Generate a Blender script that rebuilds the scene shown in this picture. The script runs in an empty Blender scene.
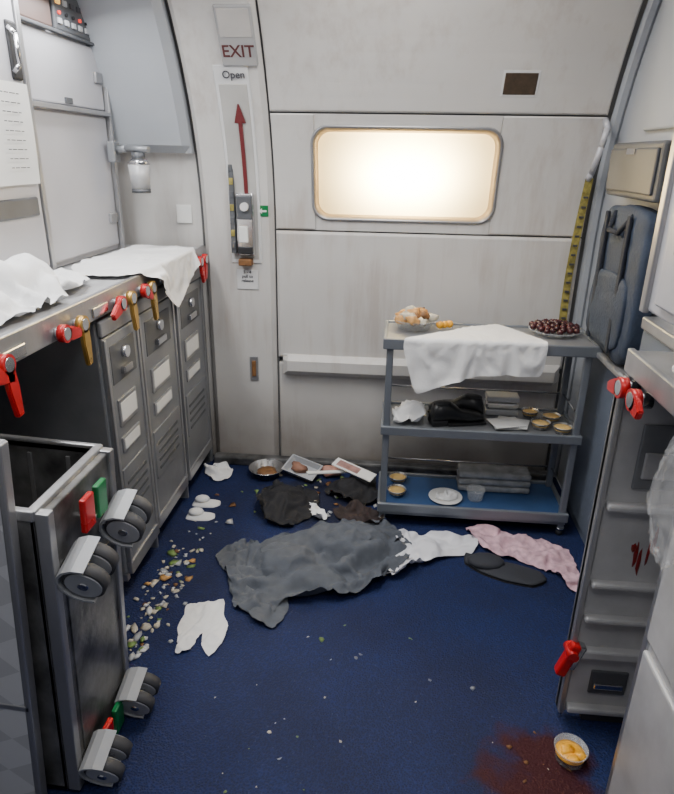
import bpy, bmesh, math, random, time
from mathutils import Vector, Matrix, noise, geometry
random.seed(7)
PI=math.pi
# ---------------------------------------------------------------- materials
MATS={}
def mat(name,col,rough=.5,metal=0,var=.12,vs=6,bump=0.0,bs=80,stretch=(1,1,1),trans=0,emit=0,rv=.1,alpha=1):
    if name in MATS: return MATS[name]
    m=bpy.data.materials.new(name); m.use_nodes=True; nt=m.node_tree; N=nt.nodes; L=nt.links
    b=N['Principled BSDF']
    g=N.new('ShaderNodeNewGeometry'); mp=N.new('ShaderNodeMapping'); mp.inputs['Scale'].default_value=stretch
    L.new(g.outputs['Position'],mp.inputs['Vector'])
    n=N.new('ShaderNodeTexNoise'); n.inputs['Scale'].default_value=vs; n.inputs['Detail'].default_value=5
    L.new(mp.outputs[0],n.inputs['Vector'])
    r=N.new('ShaderNodeValToRGB'); r.color_ramp.elements[0].position=.3; r.color_ramp.elements[1].position=.7
    r.color_ramp.elements[0].color=[c*(1-var) for c in col]+[1]
    r.color_ramp.elements[1].color=[min(1,c*(1+var*.6)) for c in col]+[1]
    L.new(n.outputs['Fac'],r.inputs[0]); L.new(r.outputs[0],b.inputs['Base Color'])
    mr=N.new('ShaderNodeMapRange'); mr.inputs['To Min'].default_value=max(0.02,rough-rv); mr.inputs['To Max'].default_value=min(1,rough+rv)
    L.new(n.outputs['Fac'],mr.inputs[0]); L.new(mr.outputs[0],b.inputs['Roughness'])
    b.inputs['Metallic'].default_value=metal
    b.inputs['Transmission Weight'].default_value=trans
    b.inputs['Alpha'].default_value=alpha
    if emit:
        b.inputs['Emission Color'].default_value=list(col)+[1]; b.inputs['Emission Strength'].default_value=emit
    if bump:
        n2=N.new('ShaderNodeTexNoise'); n2.inputs['Scale'].default_value=bs; n2.inputs['Detail'].default_value=4
        L.new(mp.outputs[0],n2.inputs['Vector'])
        bp=N.new('ShaderNodeBump'); bp.inputs['Strength'].default_value=bump; bp.inputs['Distance'].default_value=.01
        L.new(n2.outputs['Fac'],bp.inputs['Height']); L.new(bp.outputs[0],b.inputs['Normal'])
    MATS[name]=m; return m

def wall_mat():
    m=mat('liner_white',(.56,.545,.525),.42,0,.05,3)
    nt=m.node_tree;N=nt.nodes;L=nt.links;b=N['Principled BSDF']
    g=N.new('ShaderNodeNewGeometry'); mp=N.new('ShaderNodeMapping'); mp.inputs['Scale'].default_value=(13,13,1.3)
    L.new(g.outputs['Position'],mp.inputs['Vector'])
    n=N.new('ShaderNodeTexNoise'); n.inputs['Scale'].default_value=1.6; n.inputs['Detail'].default_value=6;n.inputs['Roughness'].default_value=.65
    L.new(mp.outputs[0],n.inputs['Vector'])
    n3=N.new('ShaderNodeTexNoise'); n3.inputs['Scale'].default_value=2.6; n3.inputs['Detail'].default_value=5; L.new(g.outputs['Position'],n3.inputs['Vector'])
    mu=N.new('ShaderNodeMath'); mu.operation='MULTIPLY'; L.new(n.outputs['Fac'],mu.inputs[0]); L.new(n3.outputs['Fac'],mu.inputs[1])
    r=N.new('ShaderNodeMapRange'); r.inputs['From Min'].default_value=.25; r.inputs['From Max'].default_value=.43; r.inputs['To Max'].default_value=.36
    L.new(mu.outputs[0],r.inputs[0])
    mx=N.new('ShaderNodeMix'); mx.data_type='RGBA'; mx.inputs['B'].default_value=(.30,.22,.17,1)
    src=b.inputs['Base Color'].links[0].from_socket
    L.new(r.outputs[0],mx.inputs['Factor']); L.new(src,mx.inputs['A'])
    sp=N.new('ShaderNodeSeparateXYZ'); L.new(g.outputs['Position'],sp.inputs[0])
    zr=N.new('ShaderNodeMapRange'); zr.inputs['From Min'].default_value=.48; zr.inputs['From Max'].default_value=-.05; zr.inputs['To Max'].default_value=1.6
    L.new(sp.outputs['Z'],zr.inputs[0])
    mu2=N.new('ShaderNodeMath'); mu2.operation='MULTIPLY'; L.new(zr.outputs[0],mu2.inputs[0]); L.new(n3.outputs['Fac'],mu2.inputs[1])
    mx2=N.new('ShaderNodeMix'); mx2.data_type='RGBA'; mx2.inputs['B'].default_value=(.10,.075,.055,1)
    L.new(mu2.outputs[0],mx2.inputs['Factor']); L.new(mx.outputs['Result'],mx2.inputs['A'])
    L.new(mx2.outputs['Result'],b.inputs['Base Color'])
    return m

def carpet_mat():
    m=bpy.data.materials.new('blue_carpet'); m.use_nodes=True; nt=m.node_tree;N=nt.nodes;L=nt.links;b=N['Principled BSDF']
    g=N.new('ShaderNodeNewGeometry')
    n=N.new('ShaderNodeTexNoise'); n.inputs['Scale'].default_value=2.5; n.inputs['Detail'].default_value=6; L.new(g.outputs['Position'],n.inputs['Vector'])
    r=N.new('ShaderNodeValToRGB'); r.color_ramp.elements[0].position=.30; r.color_ramp.elements[0].color=(.0035,.008,.037,1)
    r.color_ramp.elements[1].position=.72; r.color_ramp.elements[1].color=(.006,.015,.070,1); L.new(n.outputs['Fac'],r.inputs[0])
    v=N.new('ShaderNodeTexVoronoi'); v.inputs['Scale'].default_value=170; L.new(g.outputs['Position'],v.inputs['Vector'])
    mx=N.new('ShaderNodeMix'); mx.data_type='RGBA'; mx.blend_type='MULTIPLY'; mx.inputs['Factor'].default_value=.75
    vr=N.new('ShaderNodeMapRange'); vr.inputs['From Max'].default_value=.8; vr.inputs['To Min'].default_value=.45; vr.inputs['To Max'].default_value=1.8
    L.new(v.outputs['Distance'],vr.inputs[0]); L.new(r.outputs[0],mx.inputs['A']); L.new(vr.outputs[0],mx.inputs['B'])
    sn=N.new('ShaderNodeTexNoise'); sn.inputs['Scale'].default_value=120; sn.inputs['Detail'].default_value=2; L.new(g.outputs['Position'],sn.inputs['Vector'])
    sr=N.new('ShaderNodeMapRange'); sr.inputs['From Min'].default_value=.66; sr.inputs['From Max'].default_value=.74; sr.inputs['To Max'].default_value=.35; L.new(sn.outputs['Fac'],sr.inputs[0])
    sm=N.new('ShaderNodeMix'); sm.data_type='RGBA'; sm.inputs['B'].default_value=(.10,.12,.17,1); L.new(sr.outputs[0],sm.inputs['Factor']); L.new(mx.outputs['Result'],sm.inputs['A'])
    def spill(prev,cx,cy,rad,col,ns,mxf=.92):
        d=N.new('ShaderNodeVectorMath'); d.operation='DISTANCE'; d.inputs[1].default_value=(cx,cy,0)
        n4=N.new('ShaderNodeTexNoise'); n4.inputs['Scale'].default_value=ns; n4.inputs['Detail'].default_value=6; L.new(g.outputs['Position'],n4.inputs['Vector'])
        L.new(g.outputs['Position'],d.inputs[0])
        ad=N.new('ShaderNodeMath'); ad.operation='MULTIPLY_ADD'; ad.inputs[1].default_value=.45*rad/.2; L.new(n4.outputs['Fac'],ad.inputs[0]); L.new(d.outputs['Value'],ad.inputs[2])
        mr=N.new('ShaderNodeMapRange'); mr.inputs['From Min'].default_value=rad*1.95; mr.inputs['From Max'].default_value=rad*1.6; mr.inputs['To Max'].default_value=mxf
        L.new(ad.outputs[0],mr.inputs[0])
        x=N.new('ShaderNodeMix'); x.data_type='RGBA'; x.inputs['B'].default_value=col
        L.new(mr.outputs[0],x.inputs['Factor']); L.new(prev,x.inputs['A']); return x.outputs['Result']
    o=spill(sm.outputs['Result'],.45,1.15,.23,(.040,.002,.003,1),9,.95)
    o=spill(o,-.3,2.5,.3,(.006,.007,.012,1),7,.6)
    L.new(o,b.inputs['Base Color']); b.inputs['Roughness'].default_value=.72
    b.inputs['Specular IOR Level'].default_value=.35
    bp=N.new('ShaderNodeBump'); bp.inputs['Strength'].default_value=.6; bp.inputs['Distance'].default_value=.004
    L.new(v.outputs['Distance'],bp.inputs['Height']); L.new(bp.outputs[0],b.inputs['Normal'])
    return m

def diamond_mat():
    m=mat('diamond_panel',(.34,.345,.36),.4,.1,.05,4)
    nt=m.node_tree;N=nt.nodes;L=nt.links;b=N['Principled BSDF']
    g=N.new('ShaderNodeNewGeometry'); mp=N.new('ShaderNodeMapping'); mp.inputs['Rotation'].default_value=(0,math.radians(35),0); mp.inputs['Location'].default_value=(.03,.5,.02)
    mp.inputs['Scale'].default_value=(1,.01,1.5)
    L.new(g.outputs['Position'],mp.inputs['Vector'])
    c=N.new('ShaderNodeTexChecker'); c.inputs['Scale'].default_value=9; c.inputs['Color1'].default_value=(.62,.625,.65,1); c.inputs['Color2'].default_value=(.50,.505,.53,1)
    L.new(mp.outputs[0],c.inputs['Vector']); L.new(c.outputs['Color'],b.inputs['Base Color'])
    return m

W=wall_mat(); CARPET=carpet_mat(); DIA=diamond_mat()
WP=mat('white_plastic',(.62,.62,.62),.4,0,.06)
LG=mat('liner_bluegrey',(.36,.38,.41),.45,0,.08,3)
CAB=mat('cabinet_grey',(.47,.47,.50),.38,.15,.08,3)
ALU=mat('brushed_aluminium',(.42,.42,.43),.36,.75,.2,7,.08,60,(1,1,.2))
ALUL=mat('pale_aluminium',(.47,.47,.48),.42,.15,.25,6,.06,50)
ALUD=mat('scuffed_aluminium',(.19,.19,.19),.34,.6,.7,11,.12,45)
GRY=mat('grey_cart_panel',(.25,.26,.275),.42,.45,.18,6,.05,40)
GRYD=mat('dark_grey_panel',(.10,.105,.115),.5,.3,.25,6)
DK=mat('black_recess',(.012,.012,.014),.6,0,.2)
GAP=mat('seal_grey',(.10,.10,.10),.7,0,.2)
RUB=mat('dark_rubber',(.06,.06,.065),.7,0,.2)
WHEEL=mat('wheel_grey_plastic',(.40,.41,.43),.45,0,.08)
RED=mat('red_latch_paint',(.50,.010,.013),.28,.1,.1)
GOLD=mat('gold_anodised',(.62,.38,.10),.3,.8,.15)
CHR=mat('chrome',(.65,.65,.66),.18,1,.05)
BLUS=mat('trolley_blue_mat',(.035,.085,.21),.45,0,.15)
TRO=mat('trolley_grey_metal',(.22,.24,.27),.4,.5,.1)
BG=mat('bluegrey_bulkhead',(.13,.155,.20),.5,.1,.1)
NAVY=mat('navy_bag_fabric',(.028,.042,.072),.8,0,.2,12,.3,90)
NAVD=mat('navy_webbing',(.012,.016,.028),.85,0,.2,40,.3,200)
WCL=mat('white_linen',(.78,.78,.78),.85,0,.03,6,.15,160)
WSH=mat('white_shirt_cotton',(.68,.68,.72),.85,0,.05,6,.15,160)
JAK=mat('grey_jacket_wool',(.085,.095,.115),.9,0,.18,25,.2,220)
PNK=mat('pink_scarf_print',(.62,.40,.46),.85,0,.4,30,.15,160)
BLK=mat('black_cloth',(.009,.009,.012),.8,0,.3,14,.2,160)
BRC=mat('dark_brown_cloth',(.030,.018,.017),.8,0,.5,20,.2,120)
CHARC=mat('charcoal_felt',(.028,.03,.038),.8,0,.2)
PAPER=mat('paper',(.72,.72,.70),.7,0,.05)
DRED=mat('dark_red_arrow',(.13,.010,.013),.5,0,.1)
SAUCE=mat('red_sauce',(.20,.01,.01),.3,0,.3,40)
TXT=mat('dark_text',(.09,.02,.02),.5,0,.05)
TXK=mat('grey_text',(.05,.05,.06),.5,0,.05)
SIGN=mat('sign_grey',(.33,.33,.33),.4,0,.04)
GREEN=mat('green_label',(.0,.16,.045),.4,0,.05)
YEL=mat('yellow_strap',(.30,.25,.06),.6,0,.5,50)
PAST=mat('pastry',(.62,.33,.11),.55,0,.35,40,.5,70)
CUST=mat('custard',(.75,.50,.18),.4,0,.15,30)
ORG=mat('mango_orange',(.90,.42,.02),.35,0,.2,30)
GRAPE=mat('dark_grapes',(.055,.010,.012),.3,0,.5,30)
LETT=mat('lettuce',(.16,.25,.07),.5,0,.3,40)
CRUMB=mat('crumb_cream',(.55,.50,.40),.7,0,.3,60)
BROWN=mat('brown_food',(.20,.09,.03),.6,0,.4,50)
FOIL=mat('foil',(.62,.62,.62),.28,.9,.1,20,.3,60)
CLEAR=mat('clear_plastic',(.80,.82,.83),.12,0,.03,10,.2,40,alpha=.25)
PLAS=mat('clear_plastic_bag',(.80,.81,.83),.10,0,.06,12,.6,25,alpha=.16)
RPAN=mat('button_red',(.8,.05,.03),.4,0,.05,emit=1.0)
AMB=mat('indicator_amber',(.9,.5,.1),.4,0,.05,emit=1.2)
TRIM=mat('trim_metal',(.33,.33,.34),.35,.6,.15,5)
WFR=mat('window_frame_beige',(.42,.32,.20),.4,.3,.1)
SHOE=mat('black_leather',(.012,.012,.013),.35,0,.2)

SHADE=bpy.data.materials.new('translucent_shade'); SHADE.use_nodes=True
_n=SHADE.node_tree.nodes;_l=SHADE.node_tree.links;_n.remove(_n['Principled BSDF'])
_t=_n.new('ShaderNodeBsdfTranslucent');_t.inputs[0].default_value=(.92,.80,.52,1);_d=_n.new('ShaderNodeBsdfDiffuse');_d.inputs[0].default_value=(.5,.42,.28,1)
_m=_n.new('ShaderNodeMixShader');_m.inputs[0].default_value=.4;_l.new(_t.outputs[0],_m.inputs[1]);_l.new(_d.outputs[0],_m.inputs[2]);_l.new(_m.outputs[0],_n['Material Output'].inputs[0])

# ---------------------------------------------------------------- mesh builder
class M:
    def __init__(s,name): s.name=name; s.bm=bmesh.new(); s.mats=[]
    def _add(s,t,m,smooth=False,mtx=None,recalc=True):
        if m not in s.mats: s.mats.append(m)
        i=s.mats.index(m)
        if recalc: bmesh.ops.recalc_face_normals(t,faces=t.faces)
        for f in t.faces: f.material_index=i; f.smooth=bool(smooth) and len(f.verts)<=4
        if mtx is not None: bmesh.ops.transform(t,matrix=mtx,verts=t.verts)
        me=bpy.data.meshes.new('tmp'); t.to_mesh(me); t.free(); s.bm.from_mesh(me); bpy.data.meshes.remove(me)
        return s
    def box(s,x0,x1,y0,y1,z0,z1,m,bev=0.003,mtx=None,seg=2):
        t=bmesh.new(); bmesh.ops.create_cube(t,size=1)
        for v in t.verts: v.co=Vector((x0+(v.co.x+.5)*(x1-x0),y0+(v.co.y+.5)*(y1-y0),z0+(v.co.z+.5)*(z1-z0)))
        bev=min(bev,.45*min(abs(x1-x0),abs(y1-y0),abs(z1-z0)))
        if bev>0: bmesh.ops.bevel(t,geom=list(t.edges),offset=bev,segments=seg,affect='EDGES',profile=.5)
        return s._add(t,m,False,mtx)
    def cyl(s,p0,p1,r0,m,r1=None,seg=20,mtx=None,caps=True):
        p0=Vector(p0);p1=Vector(p1); r1=r0 if r1 is None else r1; d=p1-p0
        t=bmesh.new(); bmesh.ops.create_cone(t,cap_ends=caps,segments=seg,radius1=r0,radius2=r1,depth=d.length)
        q=Vector((0,0,1)).rotation_difference(d.normalized()).to_matrix().to_4x4()
        bmesh.ops.transform(t,matrix=Matrix.Translation((p0+p1)/2)@q,verts=t.verts)
        return s._add(t,m,True,mtx)
    def sph(s,c,sc,m,mtx=None,sub=2,jit=0):
        t=bmesh.new(); bmesh.ops.create_icosphere(t,subdivisions=sub,radius=1)
        for v in t.verts:
            k=1+jit*noise.noise(v.co*1.7+Vector(c)*31)
            v.co=Vector((c[0]+v.co.x*sc[0]*k,c[1]+v.co.y*sc[1]*k,c[2]+v.co.z*sc[2]*k))
        return s._add(t,m,True,mtx)
    def soft(s,c,sc,m,e=.4,jit=.08,fs=6):
        t=bmesh.new(); bmesh.ops.create_icosphere(t,subdivisions=5,radius=1)
        f=lambda a: math.copysign(abs(a)**e,a)
        for v in t.verts:
            n=v.co.copy(); p=Vector((f(n.x)*sc[0],f(n.y)*sc[1],f(n.z)*sc[2]))+Vector(c)
            k=noise.noise(p*fs)+.5*noise.noise(Vector((p.x,p.y,p.z*2))*fs*2.2)
            v.co=p+n*jit*min(sc)*k
        return s._add(t,m,True)
    def tube(s,pts,r,m,seg=10):
        pts=[Vector(p) for p in pts]
        for a,b in zip(pts,pts[1:]): s.cyl(a,b,r,m,seg=seg)
        for p in pts[1:-1]: s.sph(p,(r,r,r),m,sub=1)
        return s
    def poly(s,pts,vec,m,bev=0,mtx=None):
        t=bmesh.new(); vs=[t.verts.new(p) for p in pts]; f=t.faces.new(vs)
        e=bmesh.ops.extrude_face_region(t,geom=[f]); vv=[g for g in e['geom'] if isinstance(g,bmesh.types.BMVert)]
        bmesh.ops.translate(t,verts=vv,vec=Vector(vec))
        if bev: bmesh.ops.bevel(t,geom=list(t.edges),offset=bev,segments=2,affect='EDGES')
        return s._add(t,m,False,mtx)
    def loops(s,loops,m,close=True,cap0=False,cap1=False,smooth=True,mtx=None):
        t=bmesh.new(); L=[[t.verts.new(p) for p in l] for l in loops]
        for a,b in zip(L,L[1:]):
            n=len(a)
            for i in range(n if close else n-1):
                j=(i+1)%n; t.faces.new((a[i],a[j],b[j],b[i]))
        for fl,l in ((cap0,L[0]),(cap1,L[-1])):
            if fl: t.faces.new(l)
        return s._add(t,m,smooth,mtx)
    def done(s):
        me=bpy.data.meshes.new(s.name)
        xs=[v.co for v in s.bm.verts]
        lo=Vector([min(c[i] for c in xs) for i in range(3)]);hi=Vector([max(c[i] for c in xs) for i in range(3)])
        loc=(lo+hi)/2; loc.z=lo.z
        bmesh.ops.translate(s.bm,verts=s.bm.verts,vec=-loc)
        s.bm.to_mesh(me); s.bm.free()
        for m in s.mats: me.materials.append(m)
        o=bpy.data.objects.new(s.name,me); o.location=loc; bpy.context.collection.objects.link(o); return o
def parent(c,p):
    c.parent=p; c.matrix_parent_inverse=Matrix.Translation(-p.location)
def text(par,body,loc,size,m,rot=(PI/2,0,0),name='lettering'):
    cu=bpy.data.curves.new(name,'FONT'); cu.body=body; cu.size=size; cu.extrude=.0008; cu.align_x='CENTER'; cu.align_y='CENTER'; cu.offset=size*.012
    o=bpy.data.objects.new(name,cu); bpy.context.collection.objects.link(o); o.location=loc; o.rotation_euler=rot; cu.materials.append(m); parent(o,par); return o

# ================================================================ CLOTHS (simulated first)
def spline(P,n):
    out=[];m=len(P)
    seg=[(Vector(P[(i+1)%m])-Vector(P[i])).length for i in range(m)]; tot=sum(seg)
    for i in range(m):
        k=max(1,round(n*seg[i]/tot)); p0,p1,p2,p3=[Vector(P[(i+j)%m]) for j in (-1,0,1,2)]
        for j in range(k):
            t=j/k; a=.5*((2*p1)+(p2-p0)*t+(2*p0-5*p1+4*p2-p3)*t*t+(3*p1-p0-3*p2+p3)*t**3)
            l=p1.lerp(p2,t); out.append(l.lerp(a,.5))
    return out
def ridge(v,sharp=2):
    r=1-abs(noise.noise(v)*2.2); return max(0,r)**sharp
def inside(p,O):
    c=False;n=len(O);j=n-1
    for i in range(n):
        if (O[i].y>p.y)!=(O[j].y>p.y) and p.x<(O[j].x-O[i].x)*(p.y-O[i].y)/(O[j].y-O[i].y)+O[i].x: c=not c
        j=i
    return c
CL=[];MOUNDS=[]
def cloth(s,outline,m,base=0.004,amp=.02,fs=6,grow=.3,scale=.92,res=.0115,seed=0,ang=0,bend=.6,selfc=True):
    P=[Vector(p) for p in outline]; c=sum(P,Vector((0,0)))/len(P); P=[c+(p-c)*scale for p in P]
    per=sum((P[i]-P[i-1]).length for i in range(len(P)))
    O=spline(P,per/res); rnd=random.Random(seed)
    pts=list(O); x0=min(p.x for p in O);x1=max(p.x for p in O);y0=min(p.y for p in O);y1=max(p.y for p in O)
    r=0; y=y0
    while y<y1:
        x=x0+(r%2)*res*.5
        while x<x1:
            p=Vector((x+rnd.uniform(-.2,.2)*res,y+rnd.uniform(-.2,.2)*res))
            if inside(p,O) and min((p-o).length_squared for o in O)>(res*.6)**2: pts.append(p)
            x+=res
        y+=res*.87; r+=1
    vs,es,fs_,_,_,_=geometry.delaunay_2d_cdt(pts,[],[list(range(len(O)))],1,1e-6)
    ca,sa=math.cos(ang),math.sin(ang)
    def H(p):
        x=(p.x*ca+p.y*sa)*fs; y=(-p.x*sa+p.y*ca)*fs*2.0
        w=noise.noise(Vector((x*.5,y*.4,seed+9)))*1.6; w2=noise.noise(Vector((x*.7,y*.5,seed+19)))*1.4
        h=base+amp*(ridge(Vector((x*.8+w,y+w2,seed)),1.6)*.8+ridge(Vector((x*1.9-w,y*2+w,seed+5)),1.4)*.3)
        for (mx_,my_,mz_,rx,ry,rz) in MOUNDS:
            q=((p.x-mx_)/rx)**2+((p.y-my_)/ry)**2
            if q<1.15: h=max(h,mz_+rz*math.sqrt(max(0,1-q))+.012+ (h-base)*.6)
        return h
    me=bpy.data.meshes.new('cloth_tmp'); me.from_pydata([(p.x,p.y,H(p)) for p in vs],[],[tuple(f) for f in fs_]); me.update()
    o=bpy.data.objects.new('cloth_tmp',me); bpy.context.collection.objects.link(o)
    cm=o.modifiers.new('cloth','CLOTH'); st=cm.settings
    if grow>.05:
        o.shape_key_add(name='Basis'); k=o.shape_key_add(name='rest')
        gx,gy=1+grow*.5,1+grow*1.25
        for i,p in enumerate(vs):
            d=p-c; u=(d.x*ca+d.y*sa)*gx; w=(-d.x*sa+d.y*ca)*gy
            k.data[i].co=(c.x+u*ca-w*sa,c.y+u*sa+w*ca,base)
        st.rest_shape_key=k
        k.value=0
    st.quality=7; st.mass=.10; st.tension_stiffness=12; st.compression_stiffness=10; st.shear_stiffness=5; st.bending_stiffness=bend
    st.tension_damping=10; st.compression_damping=10; st.shear_damping=8; st.bending_damping=.8; st.air_damping=4
    cs=cm.collision_settings; cs.use_collision=True; cs.distance_min=.003; cs.friction=60; cs.collision_quality=3
    cs.use_self_collision=selfc; cs.self_distance_min=.005
    CL.append((s,o,m))
COLL=[]
def _coll(t):
    bmesh.ops.recalc_face_normals(t,faces=t.faces)
    me=bpy.data.meshes.new('coll'); t.to_mesh(me); t.free(); o=bpy.data.objects.new('coll',me); bpy.context.collection.objects.link(o)
    o.modifiers.new('c','COLLISION'); o.collision.thickness_outer=.003; o.collision.thickness_inner=.05; o.collision.cloth_friction=80; o.collision.damping=.6
    COLL.append(o)
def collider(x0,x1,y0,y1,z0,z1):
    t=bmesh.new(); bmesh.ops.create_cube(t,size=1)
    for v in t.verts: v.co=Vector((x0+(v.co.x+.5)*(x1-x0),y0+(v.co.y+.5)*(y1-y0),z0+(v.co.z+.5)*(z1-z0)))
    bmesh.ops.subdivide_edges(t,edges=t.edges,cuts=3,use_grid_fill=True); _coll(t)
def mound(x,y,z,rx,ry,rz):
    t=bmesh.new(); bmesh.ops.create_icosphere(t,subdivisions=3,radius=1)
    for v in t.verts: v.co=Vector((x+v.co.x*rx,y+v.co.y*ry,z+v.co.z*rz))
    _coll(t); MOUNDS.append((x,y,z,rx,ry,rz))
collider(-1.9,1.3,-.5,3.0,-.3,0)
collider(-.02,.82,2.325,2.635,.79,.845)
collider(-.02,.80,2.33,2.63,.43,.462)
collider(-1.82,-.868,.9,2.84,1.0,1.108)
collider(-.9,-.835,1.80,2.22,.94,1.085)
# bundled bulk inside the garments
mound(-.12,2.13,0,.17,.11,.095); mound(-.36,1.99,0,.13,.10,.075); mound(-.30,2.10,0,.12,.06,.055); mound(-.22,1.90,0,.10,.05,.04)
Mj=M('grey_jacket')
cloth(Mj,[(-.60,2.00),(-.56,2.10),(-.45,2.12),(-.34,2.17),(-.20,2.29),(-.08,2.33),(.032,2.316),(.09,2.25),(.115,2.16),(.09,2.05),(.05,1.96),(-.03,1.90),(-.145,1.822),(-.323,1.79),(-.36,1.72),(-.42,1.70),(-.496,1.749),(-.53,1.86)],JAK,amp=.07,fs=3.8,grow=.45,ang=.5,seed=3,bend=1.2,scale=1.06)
cloth(Mj,[(-.66,2.02),(-.60,2.12),(-.52,2.13),(-.46,2.02),(-.40,1.90),(-.35,1.76),(-.38,1.66),(-.46,1.68),(-.52,1.78),(-.58,1.92)],JAK,base=.05,amp=.05,fs=4.5,grow=.45,ang=-1.15,seed=11,bend=1.0,scale=1.08)
cloth(Mj,[(-.25,2.20),(-.16,2.28),(-.03,2.30),(.06,2.26),(.08,2.17),(.0,2.10),(-.15,2.08),(-.26,2.10)],JAK,base=.04,amp=.05,fs=5,grow=.5,ang=.2,seed=17,bend=1.0,scale=1.1)
MOUNDS.clear()
mound(.20,2.13,0,.06,.06,.03)
Ms=M('white_shirt')
cloth(Ms,[(.05,2.20),(.12,2.235),(.18,2.24),(.25,2.26),(.30,2.255),(.365,2.29),(.385,2.23),(.36,2.16),(.28,2.12),(.22,2.07),(.193,2.03),(.16,1.98),(.12,1.935),(.04,1.935),(.04,2.02),(.05,2.10)],WSH,amp=.03,fs=5,grow=.25,ang=.5,seed=31,bend=.6,scale=1.12)
MOUNDS.clear()
Mp=M('pink_scarf')
cloth(Mp,[(.405,2.39),(.50,2.38),(.59,2.34),(.70,2.28),(.78,2.20),(.79,2.08),(.76,1.95),(.72,1.93),(.69,2.02),(.64,2.09),(.55,2.15),(.44,2.24)],PNK,amp=.04,fs=5,grow=.4,ang=-.6,seed=41,bend=.5,scale=1.05)
Mn=M('white_napkin')
cloth(Mn,[(-.675,1.735),(-.61,1.755),(-.546,1.760),(-.525,1.69),(-.495,1.638),(-.495,1.56),(-.525,1.50),(-.560,1.54),(-.575,1.60),(-.59,1.52),(-.635,1.495),(-.65,1.56),(-.67,1.62),(-.665,1.69)],WCL,amp=.025,fs=8,grow=0,ang=1.4,seed=61,res=.008,scale=1.0,selfc=False,bend=1.5)
mound(-.45,2.44,0,.10,.09,.06)
Mb=M('black_garment')
cloth(Mb,[(-.60,2.40),(-.57,2.54),(-.48,2.58),(-.38,2.58),(-.32,2.52),(-.30,2.42),(-.36,2.32),(-.42,2.26),(-.52,2.30)],BLK,amp=.07,fs=5,grow=.5,seed=71,scale=1.08,bend=1.2)
MOUNDS.clear(); mound(-.15,2.60,0,.08,.06,.06)
Mb2=M('black_garment')
cloth(Mb2,[(-.26,2.58),(-.22,2.66),(-.12,2.70),(-.04,2.68),(-.03,2.60),(-.04,2.52),(-.10,2.48),(-.2,2.50)],BLK,amp=.07,fs=5,grow=.5,seed=77,ang=.8,scale=1.1,bend=1.2)
MOUNDS.clear()
Mbr=M('brown_cardigan')
cloth(Mbr,[(-.27,2.42),(-.20,2.46),(-.10,2.45),(-.04,2.41),(-.08,2.36),(-.22,2.36)],BRC,amp=.06,fs=7,grow=.4,seed=79,ang=-.6,scale=1.12)
Mc1=M('crumpled_napkin')
cloth(Mc1,[(-.86,2.70),(-.80,2.77),(-.74,2.77),(-.71,2.72),(-.72,2.66),(-.78,2.64)],WCL,amp=.06,fs=9,grow=.5,seed=81,scale=1.1)
Mc2=M('crumpled_napkin')
cloth(Mc2,[(-.34,2.36),(-.31,2.27),(-.28,2.22),(-.24,2.24),(-.25,2.30),(-.28,2.36)],WCL,amp=.03,fs=12,grow=.2,seed=83,res=.009,scale=1)
Mt=M('white_tray_cloth')
e=2.325
cloth(Mt,[(.06,e+.02),(.21,e+.13),(.37,e+.24),(.45,e+.28),(.51,e+.20),(.56,e+.11),(.60,e+.02),(.60,e-.09),(.585,e-.13),(.50,e-.13),(.34,e-.14),(.22,e-.17),(.11,e-.20),(.07,e-.09)],WCL,base=.852,amp=.022,fs=4,grow=0,ang=-.9,seed=101,scale=1,bend=.25,selfc=False)
mound(.11,2.46,.462,.06,.06,.05)
Mtw=M('folded_white_towel')
cloth(Mtw,[(.03,2.39),(.03,2.50),(.08,2.57),(.15,2.56),(.17,2.46),(.15,2.38),(.09,2.37)],WCL,base=.468,amp=.05,fs=7,grow=.4,seed=111,scale=1.05,bend=1.0)
MOUNDS.clear()
Mk=M('counter_cloth')
cloth(Mk,[(-1.16,2.16),(-1.16,2.50),(-1.14,2.70),(-1.0,2.74),(-.90,2.70),(-.80,2.66),(-.72,2.50),(-.68,2.36),(-.74,2.22),(-.84,2.10),(-.92,2.0),(-1.05,2.0)],WCL,base=1.116,amp=.024,fs=4,grow=0,ang=.4,seed=121,scale=1,bend=.25,selfc=False)
mound(-1.06,1.66,1.108,.07,.18,.10); mound(-1.0,1.40,1.108,.06,.1,.06)
Mk2=M('counter_cloth')
cloth(Mk2,[(-1.15,1.25),(-1.16,1.62),(-1.15,1.88),(-1.06,1.99),(-.96,1.88),(-.905,1.72),(-.90,1.42),(-.96,1.24)],WCL,base=1.114,amp=.06,fs=4,grow=.4,seed=131,scale=1.02,bend=1.2)
MOUNDS.clear()

sc=bpy.context.scene; t0=time.time()
try:
    for o_ in CL:
        pc=o_[1].modifiers[0].point_cache; pc.frame_start=1; pc.frame_end=60
    for f in range(1,34):
        sc.frame_set(f)
        if time.time()-t0>150: print('SIM TIMEOUT at',f); break
    print('SIM seconds',time.time()-t0)
except Exception as ex: print('SIM ERR',ex)
dg=bpy.context.evaluated_depsgraph_get()
for s,o,m in CL:
    em=bpy.data.meshes.new_from_object(o.evaluated_get(dg))
    t=bmesh.new(); t.from_mesh(em)
    for kk in list(t.verts.layers.shape.values()): t.verts.layers.shape.remove(kk)
    bmesh.ops.smooth_vert(t,verts=t.verts,factor=.25,use_axis_x=True,use_axis_y=True,use_axis_z=True)
    for v in t.verts: v.co.z=max(v.co.z,.002)
    bpy.data.meshes.remove(em)
    s._add(t,m,True)
for s,o,m in CL: bpy.data.objects.remove(o)
for o in COLL: bpy.data.objects.remove(o)
sc.frame_set(1)
for s in (Mj,Ms,Mp,Mn,Mb,Mb2,Mbr,Mc1,Mc2,Mt,Mtw,Mk,Mk2): s.done()

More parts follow.
